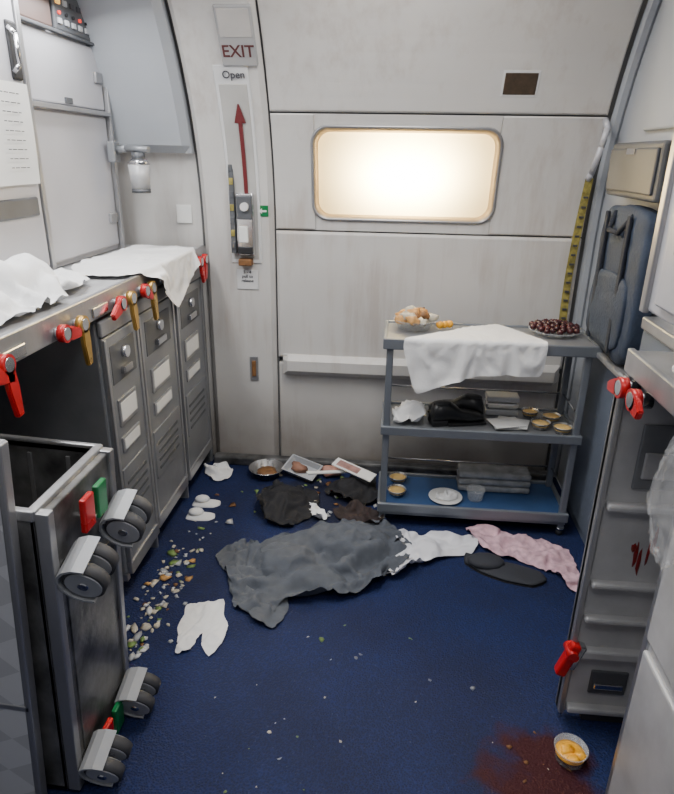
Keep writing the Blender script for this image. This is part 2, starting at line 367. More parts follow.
# ---------------------------------------------------------------- fuselage wall profile
def off(z): return 0 if z<1.1 else .28*((z-1.1)/.9)**2.28
def by(z): return 2.88-off(z)
def slope(z): return 0 if z<1.1 else math.atan(.28*2.28/.9*((z-1.1)/.9)**1.28)
def curved(s,x0,x1,z0,z1,f,th,m,nz=None,round_=.012):
    nz=nz or max(2,int((z1-z0)/.05))
    zs=[z0+(z1-z0)*i/nz for i in range(nz+1)]
    prof=[(f-round_,zs[0])]+[(f,min(max(z,z0+round_),z1-round_)) for z in zs]+[(f-round_,zs[-1])]+[(f-th,z) for z in reversed(zs)]
    pr2=[(min(o,f-round_),z) for o,z in prof]
    def loop(x,pr): return [(x,by(z)-o,z) for o,z in pr]
    s.loops([loop(x0,pr2),loop(x0+round_,prof),loop(x1-round_,prof),loop(x1,pr2)],m,close=True,cap0=True,cap1=True,smooth=False)
def tilted(x,z,o):
    a=slope(z); return Matrix.Translation((x,by(z)-o,z))@Matrix.Rotation(a,4,'X')

# ---------------------------------------------------------------- room shell
s=M('floor'); s.box(-1.9,1.3,-.6,3.1,-.05,0,CARPET,0); s.done()
s=M('ceiling'); s.box(-1.9,1.3,-.6,3.1,2.32,2.36,WP,0); s.done()
s=M('wall_left'); s.box(-1.9,-1.86,-.6,3.1,0,2.32,WP,0); s.done()
s=M('wall_right'); s.box(.88,.93,1.42,3.1,0,2.32,LG,0)
s.box(.852,.88,1.45,2.60,0,.80,BG,.006); s.box(.862,.88,1.5,2.5,1.60,2.3,LG,.01)
s.box(.84,.852,1.47,1.95,.05,.38,BG,.004); s.box(.84,.852,1.47,1.95,.42,.78,BG,.004); s.box(.84,.852,2.0,2.45,.05,.78,BG,.004)
s.done()
s=M('wall_back')
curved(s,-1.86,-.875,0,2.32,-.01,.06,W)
curved(s,.835,.88,0,2.32,.02,.09,LG)
s.done()
s=M('trim_2'); curved(s,-1.3,-.885,1.50,2.32,.07,.07,LG,round_=.03); s.done()
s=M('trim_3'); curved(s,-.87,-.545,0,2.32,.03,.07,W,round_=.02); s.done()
s=M('trim_4'); curved(s,-.885,-.868,1.1,2.32,-.005,.03,GAP,round_=0); s.box(-.55,.84,2.95,2.99,0,1.1,DK,0); s.done()
# door
WX0,WX1,WZ0,WZ1=-.372,.430,1.228,1.620
s=M('door_1')
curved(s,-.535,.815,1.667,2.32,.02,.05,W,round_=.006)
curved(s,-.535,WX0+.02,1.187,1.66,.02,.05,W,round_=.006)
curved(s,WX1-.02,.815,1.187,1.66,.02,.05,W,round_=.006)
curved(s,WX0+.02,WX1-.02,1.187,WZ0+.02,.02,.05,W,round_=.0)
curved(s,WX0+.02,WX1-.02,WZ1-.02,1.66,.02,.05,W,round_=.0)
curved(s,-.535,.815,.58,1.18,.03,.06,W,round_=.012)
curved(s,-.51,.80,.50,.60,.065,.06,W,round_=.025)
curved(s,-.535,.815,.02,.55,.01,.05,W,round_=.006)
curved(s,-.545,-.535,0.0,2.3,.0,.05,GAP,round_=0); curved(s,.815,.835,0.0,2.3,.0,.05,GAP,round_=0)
curved(s,-.535,.815,0.0,1.20,-.03,.02,GRYD,round_=0)
curved(s,-.535,.815,1.64,1.70,-.03,.02,GRYD,round_=0)
T=tilted(.455,1.77,.021)
s.box(-.062,.062,-.003,.002,-.04,.04,mat('brown_placard',(.06,.04,.025),.5,0,.3,60),.002,T)
s.box(-.070,.070,-.001,.002,-.048,.048,WP,.002,T)
door=s.done()
# window
def rr(x0,x1,z0,z1,r,o,n=8):
    Q=[];C=((x1-r,z1-r,0),(x0+r,z1-r,90),(x0+r,z0+r,180),(x1-r,z0+r,270))
    P=[[(cx+r*math.cos(math.radians(a0+90*i/n)),cz+r*math.sin(math.radians(a0+90*i/n))) for i in range(n+1)] for cx,cz,a0 in C]
    for k in range(4):
        Q+=P[k]; a,b=P[k][-1]; c,d=P[(k+1)%4][0]
        for j in range(1,8): Q.append((a+(c-a)*j/8,b+(d-b)*j/8))
    return [(a,by(b)-o,b) for a,b in Q]
s=M('window_1')
def R(i,r,o): return rr(WX0+i,WX1-i,WZ0+i,WZ1-i,r,o)
s.loops([R(0,.075,.018),R(.002,.074,.028),R(.008,.068,.032),R(.013,.064,.028)],TRIM)
s.loops([R(.013,.064,.028),R(.020,.060,.026),R(.026,.055,-.03),R(.026,.055,-.05)],WFR)
lp=R(.024,.056,-.035)
t=bmesh.new(); c=t.verts.new((.029,by(1.424)+.035,1.424)); vs=[t.verts.new(p) for p in lp]
for i in range(len(vs)): t.faces.new((c,vs[i],vs[(i+1)%len(vs)]))
s._add(t,SHADE,False)
s.box(WX0-.05,WX1+.05,3.16,3.18,1.1,1.75,WFR,0); s.box(WX0-.07,WX0-.05,2.92,3.18,1.1,1.75,WFR,0); s.box(WX1+.05,WX1+.07,2.92,3.18,1.1,1.75,WFR,0)  # unseen light box added behind the shade to enclose its backlight
s.box(WX0-.05,WX1+.05,2.92,3.18,1.08,1.1,WFR,0); s.box(WX0-.05,WX1+.05,2.88,3.18,1.75,1.77,WFR,0)
s.done()
# door column fittings
CX=-.672
s=M('exit_sign'); T=tilted(-.628,1.915,.036)
s.box(-.070,.070,-.012,.01,-.108,.108,SIGN,.005,T); s.box(-.060,.060,-.014,-.01,.0,.098,mat('sign_pane',(.46,.44,.42),.3),.002,T)
o=s.done(); p=T@Vector((0,-.0135,-.052)); text(o,'EXIT',p,.062,TXT,(PI/2+slope(1.915),0,0))
s=M('door_arming_indicator')
curved(s,CX-.072,CX+.072,1.03,1.825,.036,.02,WP,round_=.004)
curved(s,CX-.058,CX+.058,1.05,1.76,.038,.01,mat('slot_grey',(.43,.42,.40),.45),round_=.002)
def ww(x,z,o): return (x,by(z)-o,z)
zs=[1.34,1.41,1.48,1.55,1.62]
s.loops([[ww(CX+.005,z,.044),ww(CX+.021,z,.044),ww(CX+.021,z,.036),ww(CX+.005,z,.036)] for z in zs],DRED,cap0=True,cap1=True,smooth=False)
s.loops([[ww(CX-.011,1.62,.044),ww(CX+.037,1.62,.044),ww(CX+.037,1.62,.036),ww(CX-.011,1.62,.036)],[ww(CX+.011,1.69,.044),ww(CX+.015,1.69,.044),ww(CX+.015,1.69,.036),ww(CX+.011,1.69,.036)]],DRED,cap0=True,cap1=True,smooth=False)
s.box(CX-.032,CX+.045,by(1.2)-.075,by(1.2)-.03,1.07,1.34,CHR,.006)
s.box(CX-.028,CX+.04,by(1.2)-.082,by(1.2)-.07,1.23,1.33,GRYD,.004)
s.box(CX-.02,CX+.02,by(1.2)-.086,by(1.2)-.07,1.13,1.20,PAPER,.003)
s.box(CX-.028,CX+.04,by(1.1)-.088,by(1.1)-.07,1.08,1.11,DK,.003)
s.cyl((CX+.01,by(1.2)-.10,1.285),(CX+.01,by(1.2)-.07,1.285),.018,WP)
s.box(CX-.03,CX+.03,by(1.1)-.08,by(1.1)-.03,1.025,1.055,BROWN,.004)
for i in range(8): s.box(CX-.060,CX-.042,by(1.3)-.065,by(1.3)-.035,1.10+i*.055,1.128+i*.055,YEL if i%2 else GRYD,.002)
s.box(CX-.062,CX-.040,by(1.3)-.06,by(1.3)-.03,1.08,1.54,GRYD,.002)
o=s.done(); text(o,'Open',ww(CX+.01,1.79,.042),.040,TXK,(PI/2+slope(1.79),0,0))
s=M('green_arrow_label'); z=1.265
T=tilted(-.592,z,.033); s.box(-.026,.026,-.002,.002,-.024,.024,GREEN,.001,T)
s.poly([(-.018,-.004,0),(-.002,-.004,.012),(-.002,-.004,.004),(.018,-.004,.004),(.018,-.004,-.004),(-.002,-.004,-.004),(-.002,-.004,-.012)],(0,.002,0),PAPER,0,T); s.done()
s=M('instruction_placard'); s.box(CX-.05,CX+.05,by(.9)-.035,by(.9)-.030,.91,1.0,WP,.001); o=s.done(); text(o,'5 - 4\npull to\nrelease',(CX,by(.9)-.036,.97),.02,TXK)
s=M('frame_access_latch'); s.box(-.675,-.635,by(.5)-.038,by(.5)-.030,.46,.58,TRIM,.002); s.box(-.665,-.645,by(.5)-.044,by(.5)-.034,.48,.56,BROWN,.003); s.done()
s=M('trim_1'); s.box(-.875,.84,2.80,2.852,0,.05,ALUD,.01); s.done()
s=M('yellow_strap')
def sx(z): return .010*math.sin(z*5)
s.loops([[(.770+sx(z),by(z)-.05-.006*math.sin(z*17),z),(.802+sx(z),by(z)-.05-.006*math.sin(z*17),z),(.802+sx(z),by(z)-.046,z),(.770+sx(z),by(z)-.046,z)] for z in [.80+i*.035 for i in range(19)]],YEL,cap0=True,cap1=True,smooth=False)
for z in [.83+i*.04 for i in range(14)]: s.box(.777+sx(z),.795+sx(z),by(z)-.060,by(z)-.053,z,z+.008,TXK,0)
s.done()
s=M('door_grab_handle')
s.tube([(.79,by(1.42)-.03,1.42),(.79,by(1.45)-.07,1.45),(.80,by(1.55)-.09,1.55),(.81,by(1.62)-.07,1.62),(.81,by(1.65)-.02,1.65)],.012,CAB); s.done()

# ---------------------------------------------------------------- left galley
def latch(s,x,y,z,m,l=.11,tilt=0,dirx=1,m2=None):
    T=Matrix.Translation((x,y,z))@Matrix.Rotation(tilt,4,'X')
    s.cyl((-.01*dirx,0,0),(.035*dirx,0,0),.017,m2 or CHR,mtx=T)
    s.cyl((.015*dirx,0,0),(.034*dirx,0,0),.024,m,mtx=T)
    a=[(.02*dirx,-.016,.012),(.02*dirx,.016,.012),(.02*dirx,.019,-l*.45),(.02*dirx,.011,-l),(.02*dirx,-.011,-l),(.02*dirx,-.019,-l*.45)]
    s.poly(a,(.014*dirx,0,0),m,.003,T)
s=M('galley_counter')
s.box(-1.82,-.875,.45,2.845,1.06,1.10,ALUL,.006)
s.box(-.885,-.868,.45,2.845,1.035,1.108,ALU,.004)
s.box(-1.82,-.89,2.83,2.855,0,1.06,GRY,.003)
s.box(-1.82,-1.78,.45,2.83,0,1.06,GRYD,0)
s.box(-1.78,-.90,2.812,2.83,0,1.06,GRYD,0)
for y in (2.035,2.425): s.box(-.93,-.885,y-.006,y+.006,.02,1.06,ALU,.002)
s.box(-1.78,-.905,.45,2.82,1.035,1.06,GRYD,0)
for y,mm,l,t in ((1.16,RED,.10,1.2),(1.24,RED,.13,0.1),(1.50,RED,.08,1.35),(1.60,GOLD,.12,0.05),(1.86,RED,.08,-1.2),(1.94,GOLD,.11,.1),(2.06,RED,.06,1.0),(2.12,GOLD,.12,.1),(2.70,RED,.10,.3),(2.77,RED,.09,-.2)):
    latch(s,-.872,y,1.055,mm,l,t)
for y in (1.3,1.75,2.3,2.55): s.box(-.87,-.862,y-.05,y+.05,1.045,1.075,CHR,.004)
s.done()

def caster(s,c,n,side,wr=.05,mtx=None,h=.085):
    c=Vector(c);n=Vector(n);a=Vector(side).normalized();f=n.cross(a)
    s.cyl(c,c+n*.02,.034,CHR,mtx=mtx)
    w=c+n*h+f*.022
    for k in (-.026,.026):
        s.cyl(w+a*(k-.014),w+a*(k+.014),wr,RUB,mtx=mtx,seg=28)
        s.cyl(w+a*(k-.017),w+a*(k+.017),wr*.86,WHEEL,mtx=mtx,seg=24)
        s.cyl(w+a*(k-.020),w+a*(k+.020),wr*.24,CHR,mtx=mtx,seg=14)
    P=[]
    for i in range(9):
        an=PI*(-.08+1.16*i/8); P.append(w-n*math.sin(an)*(wr+.012)*1.0+f*math.cos(an)*(wr+.012))
    for p,q in zip(P,P[1:]):
        s.loops([[p-a*.046,p+a*.046,p+a*.046-(p-w).normalized()*.006,p-a*.046-(p-w).normalized()*.006],[q-a*.046,q+a*.046,q+a*.046-(q-w).normalized()*.006,q-a*.046-(q-w).normalized()*.006]],WHEEL,cap0=True,cap1=True,smooth=False,mtx=mtx)
    s.cyl(c+n*.015,w-n*wr*.6,.02,CHR,mtx=mtx)

def galley_cart(name,mtx,w=.3,D=.8,H=1.02,open_=False):
    s=M(name); b=.10
    if not open_:
        s.box(-D,0,-w/2,w/2,b,H,GRY,.008,mtx)
        s.box(-.002,.012,-w/2+.006,w/2-.006,b+.01,H-.055,GRY,.005,mtx)
        s.box(.0,.016,-w/2,w/2,H-.05,H,ALU,.005,mtx)
        for y in (-w/2+.014,w/2-.014): s.box(.008,.018,y-.008,y+.008,b+.02,H-.06,ALU,.002,mtx)
        s.box(.010,.014,-w*.34,w*.34,H-.22,H-.09,GRYD,.004,mtx)
        s.box(.012,.03,-w*.12,w*.12,H-.20,H-.175,CHR,.004,mtx)
        s.cyl((.01,0,H-.13),(.03,0,H-.13),.02,CHR,mtx=mtx)
        for zc,hh in ((H-.31,.06),(H-.43,.035)):
            s.box(.010,.018,-w*.30,w*.22,zc-hh,zc+hh*.6,ALU,.003,mtx)
            s.box(.0175,.0195,-w*.26,w*.18,zc-hh*.75,zc+hh*.35,PAPER,.001,mtx)
        s.box(.010,.016,-w*.38,w*.38,.30,.50,GRY,.004,mtx)
        for i in range(4): s.box(.014,.018,-w*.3,w*.3,.33+i*.035,.342+i*.035,GRYD,.001,mtx)
        s.box(.0,.02,-w/2+.005,w/2-.005,b,b+.05,ALU,.004,mtx)
    else:
        t=.012
        s.box(-D,0,-w/2,-w/2+t,b,H,ALUD,.003,mtx); s.box(-D,0,w/2-t,w/2,b,H,ALUD,.003,mtx)
        s.box(-D,-D+t,-w/2,w/2,b,H,ALUD,.003,mtx); s.box(-D,0,-w/2,w/2,b,b+t,ALUD,.003,mtx); s.box(-D,0,-w/2,w/2,H-t,H,ALUD,.003,mtx)
        for sy in (-1,1):
            s.box(-.02,.006,sy*w/2-.012 if sy>0 else -w/2-.004,sy*w/2+.004 if sy>0 else -w/2+.014,b,H,ALU,.004,mtx)
            for i in range(8): s.box(-D+.03,-.03,sy*(w/2-t)-.005,sy*(w/2-t)+.005,b+.08+i*.1,b+.09+i*.1,ALU,.001,mtx)
        s.box(-.02,.006,-w/2,w/2,b-.004,b+.018,ALU,.004,mtx)
    s.box(-D+.005,-.005,-w/2+.004,w/2-.004,b-.022,b,ALUD,.004,mtx)
    for y in (-w/2+.012,w/2-.012): s.box(-D,0,y-.012,y+.012,b-.03,b,ALU,.003,mtx)
    cz=b-.022
    if open_:
        for x in (-.18,-.755):
            for y in (-w/2+.055,w/2-.055): caster(s,(x,y,cz),(0,0,-1),(.35,1,0),.047,mtx,.064)
        s.box(-.72,-.24,-w/2+.05,w/2-.05,b-.025,b-.02,ALUD,.002,mtx)
    else:
        for x in (-D+.10,-.085):
            for y in (-w/2+.055,w/2-.055): caster(s,(x,y,cz),(0,0,-.45),(0,1,0),.036,mtx)
    for x in (-.06,-D+.05):
        s.box(x-.05,x+.035,-.055,-.008,b-.055,b-.04,RED,.004,mtx); s.box(x-.05,x+.035,.008,.055,b-.055,b-.04,GREEN,.004,mtx)
        s.cyl((x-.045,0,b-.05),(x-.045,0,b-.02),.012,CHR,mtx=mtx)
    return s
for y0,y1,x in ((1.75,2.027,-.886),(2.045,2.417,-.895),(2.435,2.805,-.895)):
    g=galley_cart('galley_cart',Matrix.Translation((x,(y0+y1)/2,0)),w=y1-y0,D=.78,H=1.02); g.done()
Tt=Matrix.Translation((-.60,1.18,.81))@Matrix.Rotation(math.radians(-87),4,'Y')
g=galley_cart('tipped_galley_cart',Tt,w=.315,D=.80,H=1.03,open_=True)
g.done()
s=M('galley_cart_door')
T=Matrix.Translation((-.79,.99,0.002))@Matrix.Rotation(math.radians(4.5),4,'Y')
s.box(-.33,0,-.012,.012,.0,.985,DIA,.006,T); s.box(-.012,.004,-.014,.014,.0,.99,ALU,.004,T); s.box(-.33,0,-.014,.014,.975,.992,ALU,.004,T)
s.box(-.15,-.06,-.02,-.01,.62,.72,GRYD,.004,T); s.box(-.14,-.07,-.03,-.018,.66,.68,CHR,.004,T)
s.box(-.33,0,-.014,.014,.32,.335,ALU,.002,T)
s.done()
s=M('galley_cabinet')
s.box(-1.85,-1.215,.45,2.70,1.103,2.30,CAB,.004)
def cdoor(y0,y1,z0,z1,x=-1.215,m=CAB,th=.018):
    s.box(x-.001,x+th,y0,y1,z0,z1,m,.006)
cdoor(2.10,2.675,1.655,1.875); cdoor(2.10,2.675,1.125,1.630)
for z0 in (1.75,1.22): s.box(-1.2,-1.185,2.60,2.66,z0,z0+.04,TRIM,.004)
s.box(-1.20,-1.19,2.35,2.40,1.66,1.68,GRYD,.002)
s.box(-1.2,-1.175,2.075,2.098,1.105,2.3,ALU,.003); s.box(-1.20,-1.18,2.68,2.70,1.105,2.3,ALU,.003)
s.box(-1.2,-1.176,2.1,2.68,1.634,1.650,ALU,.002)
s.box(-1.2,-1.18,2.1,2.68,1.878,1.888,GRYD,.002)
s.box(-1.215,-1.19,2.34,2.67,1.89,2.28,GRYD,.006); s.box(-1.215,-1.19,2.10,2.32,1.89,2.28,mat('brown_panel',(.12,.08,.07),.5),.006)
random.seed(3)
for r in range(5):
    for c in range(6):
        y=2.37+c*.05; z=1.92+r*.06
        s.box(-1.192,-1.184,y-.013,y+.013,z-.009,z+.009,random.choice((TXK,WHEEL,RPAN,AMB,TXK,WHEEL)) if r in(1,3) else WHEEL,.002)
        if r%2==0: s.cyl((-1.192,y,z+.025),(-1.183,y,z+.025),.006,random.choice((RPAN,DK,DK)),seg=10)
for c in range(4): s.cyl((-1.19,2.13+c*.05,2.03),(-1.17,2.13+c*.05,2.03),.016,DK if c%2 else RPAN,seg=14)
s.box(-1.215,-1.175,.5,2.06,1.66,2.28,CAB,.006); s.box(-1.215,-1.175,1.45,2.06,1.13,1.64,CAB,.006)
s.box(-1.18,-1.165,2.0,2.05,1.70,1.86,DK,.006); s.tube([(-1.165,2.0,1.84),(-1.145,2.0,1.82),(-1.145,2.0,1.74),(-1.165,2.0,1.72)],.007,CHR)
s.box(-1.18,-1.166,1.8,2.03,1.30,1.36,GRYD,.006)
s.done()
s=M('checklist_sheet')
s.loops([[(-1.160+.006*math.sin(y*20+z*7),y,z) for y in (1.80,1.86,1.92,1.98,2.04)] for z in (1.40,1.47,1.54,1.61,1.69)],PAPER,close=False)
o=s.done()
for i in range(9): text(o,'-- --- ---- --',(-1.150,1.93,1.66-i*.026),.022,TXK,(PI/2,0,PI/2),name='printed_line')
s=M('goose_neck_lamp')
s.box(-1.18,-1.15,2.615,2.675,1.46,1.54,GRY,.005)
s.tube([(-1.16,2.65,1.505),(-1.10,2.62,1.515),(-1.0,2.60,1.51)],.014,GRY)
s.cyl((-1.045,2.60,1.50),(-1.045,2.60,1.47),.026,GRYD); s.cyl((-1.045,2.60,1.475),(-1.045,2.60,1.455),.030,CHR,r1=.045); s.cyl((-1.045,2.60,1.455),(-1.045,2.60,1.36),.044,ALUL,r1=.036); s.cyl((-1.045,2.60,1.36),(-1.045,2.60,1.345),.038,GRYD)
s.done()
s=M('wall_placard'); s.box(-1.0,-.93,by(1.24)+.002,by(1.24)+.008,1.2,1.28,PAPER,.001); s.done()

# ---------------------------------------------------------------- right galley
s=M('side_galley_unit')
s.box(.55,1.25,.35,1.41,1.06,1.10,ALU,.005); s.box(.54,.556,.35,1.41,1.05,1.105,ALU,.004)
s.box(.60,1.25,.35,1.15,0,1.06,ALUL,.008); s.box(.588,.602,.42,1.13,.04,.50,ALUL,.006); s.box(.588,.602,.42,1.13,.53,1.03,ALUL,.006)
s.box(.595,.61,1.13,1.155,0,1.06,ALU,.004)
s.box(.84,.87,1.15,1.41,0,1.06,GRYD,0)
s.box(.558,1.25,.35,1.41,1.195,2.3,CAB,.006)
s.box(.548,.562,1.385,1.412,1.19,2.3,ALU,.004)
s.box(.545,.56,.9,1.33,1.22,1.62,CAB,.02,seg=4); s.box(.541,.55,1.10,1.28,1.33,1.50,GRYD,.02,seg=4); s.box(.538,.545,1.115,1.265,1.345,1.485,CAB,.02,seg=4)
s.box(.545,.56,.9,1.37,1.66,2.2,CAB,.008)
s.box(.70,1.25,1.38,1.41,1.10,1.195,GRYD,0)
latch(s,.545,1.345,1.03,RED,.07,1.3,-1); latch(s,.545,1.27,1.03,RED,.05,-1.2,-1)
s.done()
s=M('open_cart_door')
s.box(.53,.80,1.385,1.41,.03,1.045,ALUL,.006)
for x in (.534,.785): s.box(x-.004,x+.012,1.375,1.415,.03,1.045,ALU,.004)
for z,h in ((.045,.02),(.24,.03),(.36,.018),(.47,.018),(.70,.02),(1.02,.02)): s.box(.55,.78,1.362,1.39,z,z+h,ALUL,.006)
s.box(.60,.73,1.378,1.386,.76,.93,GRY,.008); s.box(.615,.70,1.372,1.38,.79,.86,ALUL,.006)
s.box(.60,.70,1.378,1.386,.11,.19,GRYD,.006); s.box(.61,.69,1.372,1.38,.13,.15,CHR,.006)
random.seed(9)
for i in range(7):
    x=random.uniform(.64,.72); z=random.uniform(.54,.64); s.sph((x,1.385,z),(random.uniform(.003,.007),.0015,random.uniform(.010,.045)),SAUCE,sub=2,jit=.5)
T=Matrix.Translation((.525,1.375,.24))@Matrix.Rotation(.3,4,'Y')
s.box(-.012,.016,-.02,.01,-.06,.05,RED,.006,T); s.cyl((-.0,-.03,.02),(.0,.02,.02),.015,RED,mtx=T); s.box(.012,.03,-.015,.012,-.03,.05,CHR,.003,T)
s.box(.60,.78,1.386,1.405,0,.03,RUB,.003)
s.done()
s=M('stowed_navy_bag')
s.soft((.826,2.32,1.09),(.044,.232,.262),NAVY,.36,.22,7)
s.soft((.785,2.30,1.00),(.018,.17,.13),NAVY,.45,.3,9)
for y in (2.19,2.42): s.box(.768,.779,y,y+.028,.86,1.33,NAVD,.003)
s.tube([(.79,2.22,1.33),(.762,2.26,1.27),(.762,2.36,1.27),(.79,2.40,1.33)],.009,NAVD)
s.done()
s=M('wall_shelf_bracket'); s.box(.785,.876,2.06,2.58,.803,.823,TRIM,.004); s.done()
s=M('wall_stowage_box'); s.box(.79,.875,2.08,2.56,1.38,1.56,GRYD,.01); s.box(.78,.792,2.10,2.54,1.40,1.54,GRYD,.006); s.box(.775,.785,2.28,2.36,1.52,1.54,CHR,.002); s.done()
s=M('fire_extinguisher_cap'); s.box(.80,.858,1.92,2.03,1.50,1.64,CAB,.01); s.cyl((.83,1.97,1.64),(.83,1.97,1.68),.022,RED); s.sph((.83,1.97,1.69),(.024,.024,.018),RED); s.done()
s=M('bulkhead_ledge'); s.box(.80,.876,1.60,2.02,1.0,1.04,ALU,.006); s.box(.81,.876,1.60,2.02,.803,1.0,BG,.006); s.done()

def pad(s,outline,m,base=0,dome=.02,rings=10,n=60,wob=0):
    O=spline(outline,n); c=sum(O,Vector((0,0)))/len(O)
    L=[]
    for q in [.02]+[k/rings for k in range(1,rings+1)]:
        r=[]
        for o in O:
            p=c+(o-c)*q; r.append((p.x,p.y,base+.002+dome*(1-q**3)+wob*ridge(Vector((p.x*25,p.y*25,1)),1.5)))
        L.append(r)
    L.append([(v[0],v[1],base) for v in L[-1]])
    s.loops(L,m,cap0=True,smooth=True)
s=M('charcoal_slipper')
so=[(.35,2.15),(.42,2.12),(.52,2.10),(.62,2.06),(.64,2.01),(.58,1.97),(.48,1.99),(.40,2.03),(.34,2.09)]
pad(s,so,BLK,.001,.014); pad(s,so,CHARC,.012,.010)
s.sph((.42,2.085,.025),(.075,.05,.022),CHARC)
s.done()
def dish(s,c,r,h,m,fill=None,seg=24,fz=.7,k=.72):
    T=Matrix.Translation(c)
    def ring(rr_,z): return [(rr_*math.cos(2*PI*i/seg),rr_*math.sin(2*PI*i/seg),z) for i in range(seg)]
    s.loops([ring(r*k,0),ring(r*(k+.06),.001),ring(r,h),ring(r*1.06,h),ring(r*1.05,h-.003),ring(r*.97,h-.003),ring(r*(k+.02),.004),ring(r*.1,.004)],m,cap0=True,cap1=True,mtx=T)
    if fill: s.loops([ring(r*.9,h*.45),ring(r*.93,h*fz),ring(r*.6,h*(fz+.15)),ring(r*.1,h*(fz+.18))],fill,cap0=True,cap1=True,mtx=T)
def tray(loc,rx,rz,m,food,k=1):
    s=M('foil_meal_tray'); T=Matrix.Translation(loc)@Matrix.Rotation(rx,4,'X')@Matrix.Rotation(rz,4,'Z')
    s.loops([[(x*a*k,y*a*k,z) for x,y in ((-.11,-.07),(.11,-.07),(.11,.07),(-.11,.07))] for a,z in ((.8,0),(1,.03),(1.07,.03),(1.07,.034),(.98,.034),(.78,.006))],m,cap0=True,cap1=True,smooth=False,mtx=T)
    s.sph((-.02,0,.02),(.06*k,.035*k,.016),food,mtx=T,jit=.6); s.done()
tray((-.40,2.73,.025),.35,-.4,WHEEL,mat('tan_food',(.30,.15,.10),.6),.75)
s=M('silver_bowl'); dish(s,(-.58,2.72,.002),.085,.045,CHR,None); s.sph((-.58,2.72,.02),(.05,.05,.015),BROWN,jit=.5); s.done()
s=M('magazine'); T=Matrix.Translation((-.13,2.63,.10))@Matrix.Rotation(.25,4,'X')@Matrix.Rotation(-.5,4,'Z')
s.box(-.12,.10,-.03,.03,0,.006,PAPER,.001,T); s.box(-.10,.02,-.02,.02,.006,.007,mat('mag_photo',(.35,.2,.18),.4,0,.5,30),0,T); s.done()
s=M('cutlery_sleeve'); T=Matrix.Translation((-.26,2.62,.09))@Matrix.Rotation(.5,4,'Z')@Matrix.Rotation(.15,4,'Y')
s.box(-.11,.11,-.012,.012,-.004,.004,PAPER,.002,T); s.box(.09,.18,-.006,.006,-.002,.002,CHR,.001,T); s.box(.17,.22,-.014,.014,-.002,.003,CHR,.002,T); s.done()
s=M('bread_roll'); s.sph((-.26,2.75,.03),(.06,.035,.026),mat('salmon_bread',(.5,.26,.2),.6,0,.3,40),jit=.5); s.done()
for cx,cy in ((-.80,2.42),(-.795,2.31)):
    s=M('white_slipper')
    pad(s,[(cx-.06,cy-.03),(cx-.02,cy-.04),(cx+.04,cy-.035),(cx+.065,cy-.01),(cx+.055,cy+.025),(cx,cy+.03),(cx-.06,cy+.02)],WCL,0,.014); s.sph((cx-.02,cy,.022),(.035,.028,.016),WCL); s.done()
random.seed(21)
s=M('spilled_food_scraps')
def scr(n,xr,yr,sz,ms):
    for i in range(n):
        x=random.gauss((xr[0]+xr[1])/2,(xr[1]-xr[0])/3.6);y=random.gauss((yr[0]+yr[1])/2,(yr[1]-yr[0])/3.6)
        x=max(-.86,x); 
        if x<-.50 and y<1.40: continue
        a=sz*random.uniform(.4,1.3);b=a*random.uniform(.5,1);h=a*random.uniform(.15,.35)
        s.sph((x,y,h*.8),(a,b,h),random.choice(ms),sub=1,jit=1.3,mtx=Matrix.Translation((x,y,0))@Matrix.Rotation(random.uniform(0,3),4,'Z')@Matrix.Translation((-x,-y,0)))
scr(90,(-.86,-.68),(1.50,2.15),.010,(CRUMB,CRUMB,WP,BROWN,WHEEL,CRUMB,LETT))
scr(26,(-.86,-.72),(1.7,2.1),.018,(LETT,CRUMB,CRUMB,WP,PAST,WHEEL))
scr(18,(-.84,-.70),(1.45,1.7),.016,(CRUMB,CRUMB,LETT,WP,WHEEL))
scr(10,(-.7,.2),(1.2,1.8),.004,(CRUMB,WHEEL))
scr(10,(-.30,-.1),(2.0,2.5),.012,(CRUMB,BROWN,WHEEL))
scr(8,(-.5,-.1),(1.0,1.3),.005,(CRUMB,LETT,WHEEL))
scr(7,(-.3,.3),(1.3,1.7),.010,(GRY,GRY,LETT))
scr(10,(.3,.6),(1.1,1.35),.006,(BROWN,CRUMB))
scr(60,(-.66,-.1),(2.25,2.75),.016,(CRUMB,WHEEL,BROWN,BROWN,LETT,CRUMB))
s.done()
s=M('fruit_cup')
dish(s,(.535,1.255,.003),.042,.040,CLEAR,ORG,k=.82,fz=.55)
for i in range(7): 
    a=i*2.4; s.sph((.535+.02*math.cos(a)*(i%3)/1.6,1.255+.02*math.sin(a)*(i%3)/1.6,.030),(.016,.013,.008),ORG,jit=.6)
s.done()

# ---------------------------------------------------------------- serving trolley
TX0,TX1,TY0,TY1=-.01,.80,2.34,2.62
s=M('serving_trolley')
for x in (TX0+.015,TX1-.035):
    for y in (TY0+.015,TY1-.015):
        s.box(x-.014,x+.014,y-.012,y+.012,.03,.83,TRO,.005)
        s.cyl((x,y,.0),(x,y,.03),.014,RUB); s.cyl((x,y,.028),(x,y,.036),.02,CHR)
def shelf(z,mt,lip=.014,x0=TX0,x1=TX1-.02,th=.022):
    s.box(x0,x1,TY0,TY1,z-th,z,mt,.003)
    for a,b,c,d in ((x0-.008,x1+.008,TY0-.01,TY0+.006),(x0-.008,x1+.008,TY1-.006,TY1+.01),(x0-.008,x0+.008,TY0,TY1),(x1-.008,x1+.008,TY0,TY1)):
        s.box(a,b,c,d,z-th-.006,z+lip,TRO,.004)
shelf(.835,GRY,.008,x0=TX0-.005,x1=TX1,th=.03); shelf(.46,GRY,.01); shelf(.095,BLUS)
s.box(TX0,TX1-.02,TY0-.004,TY0+.004,.055,.075,TRO,.002)
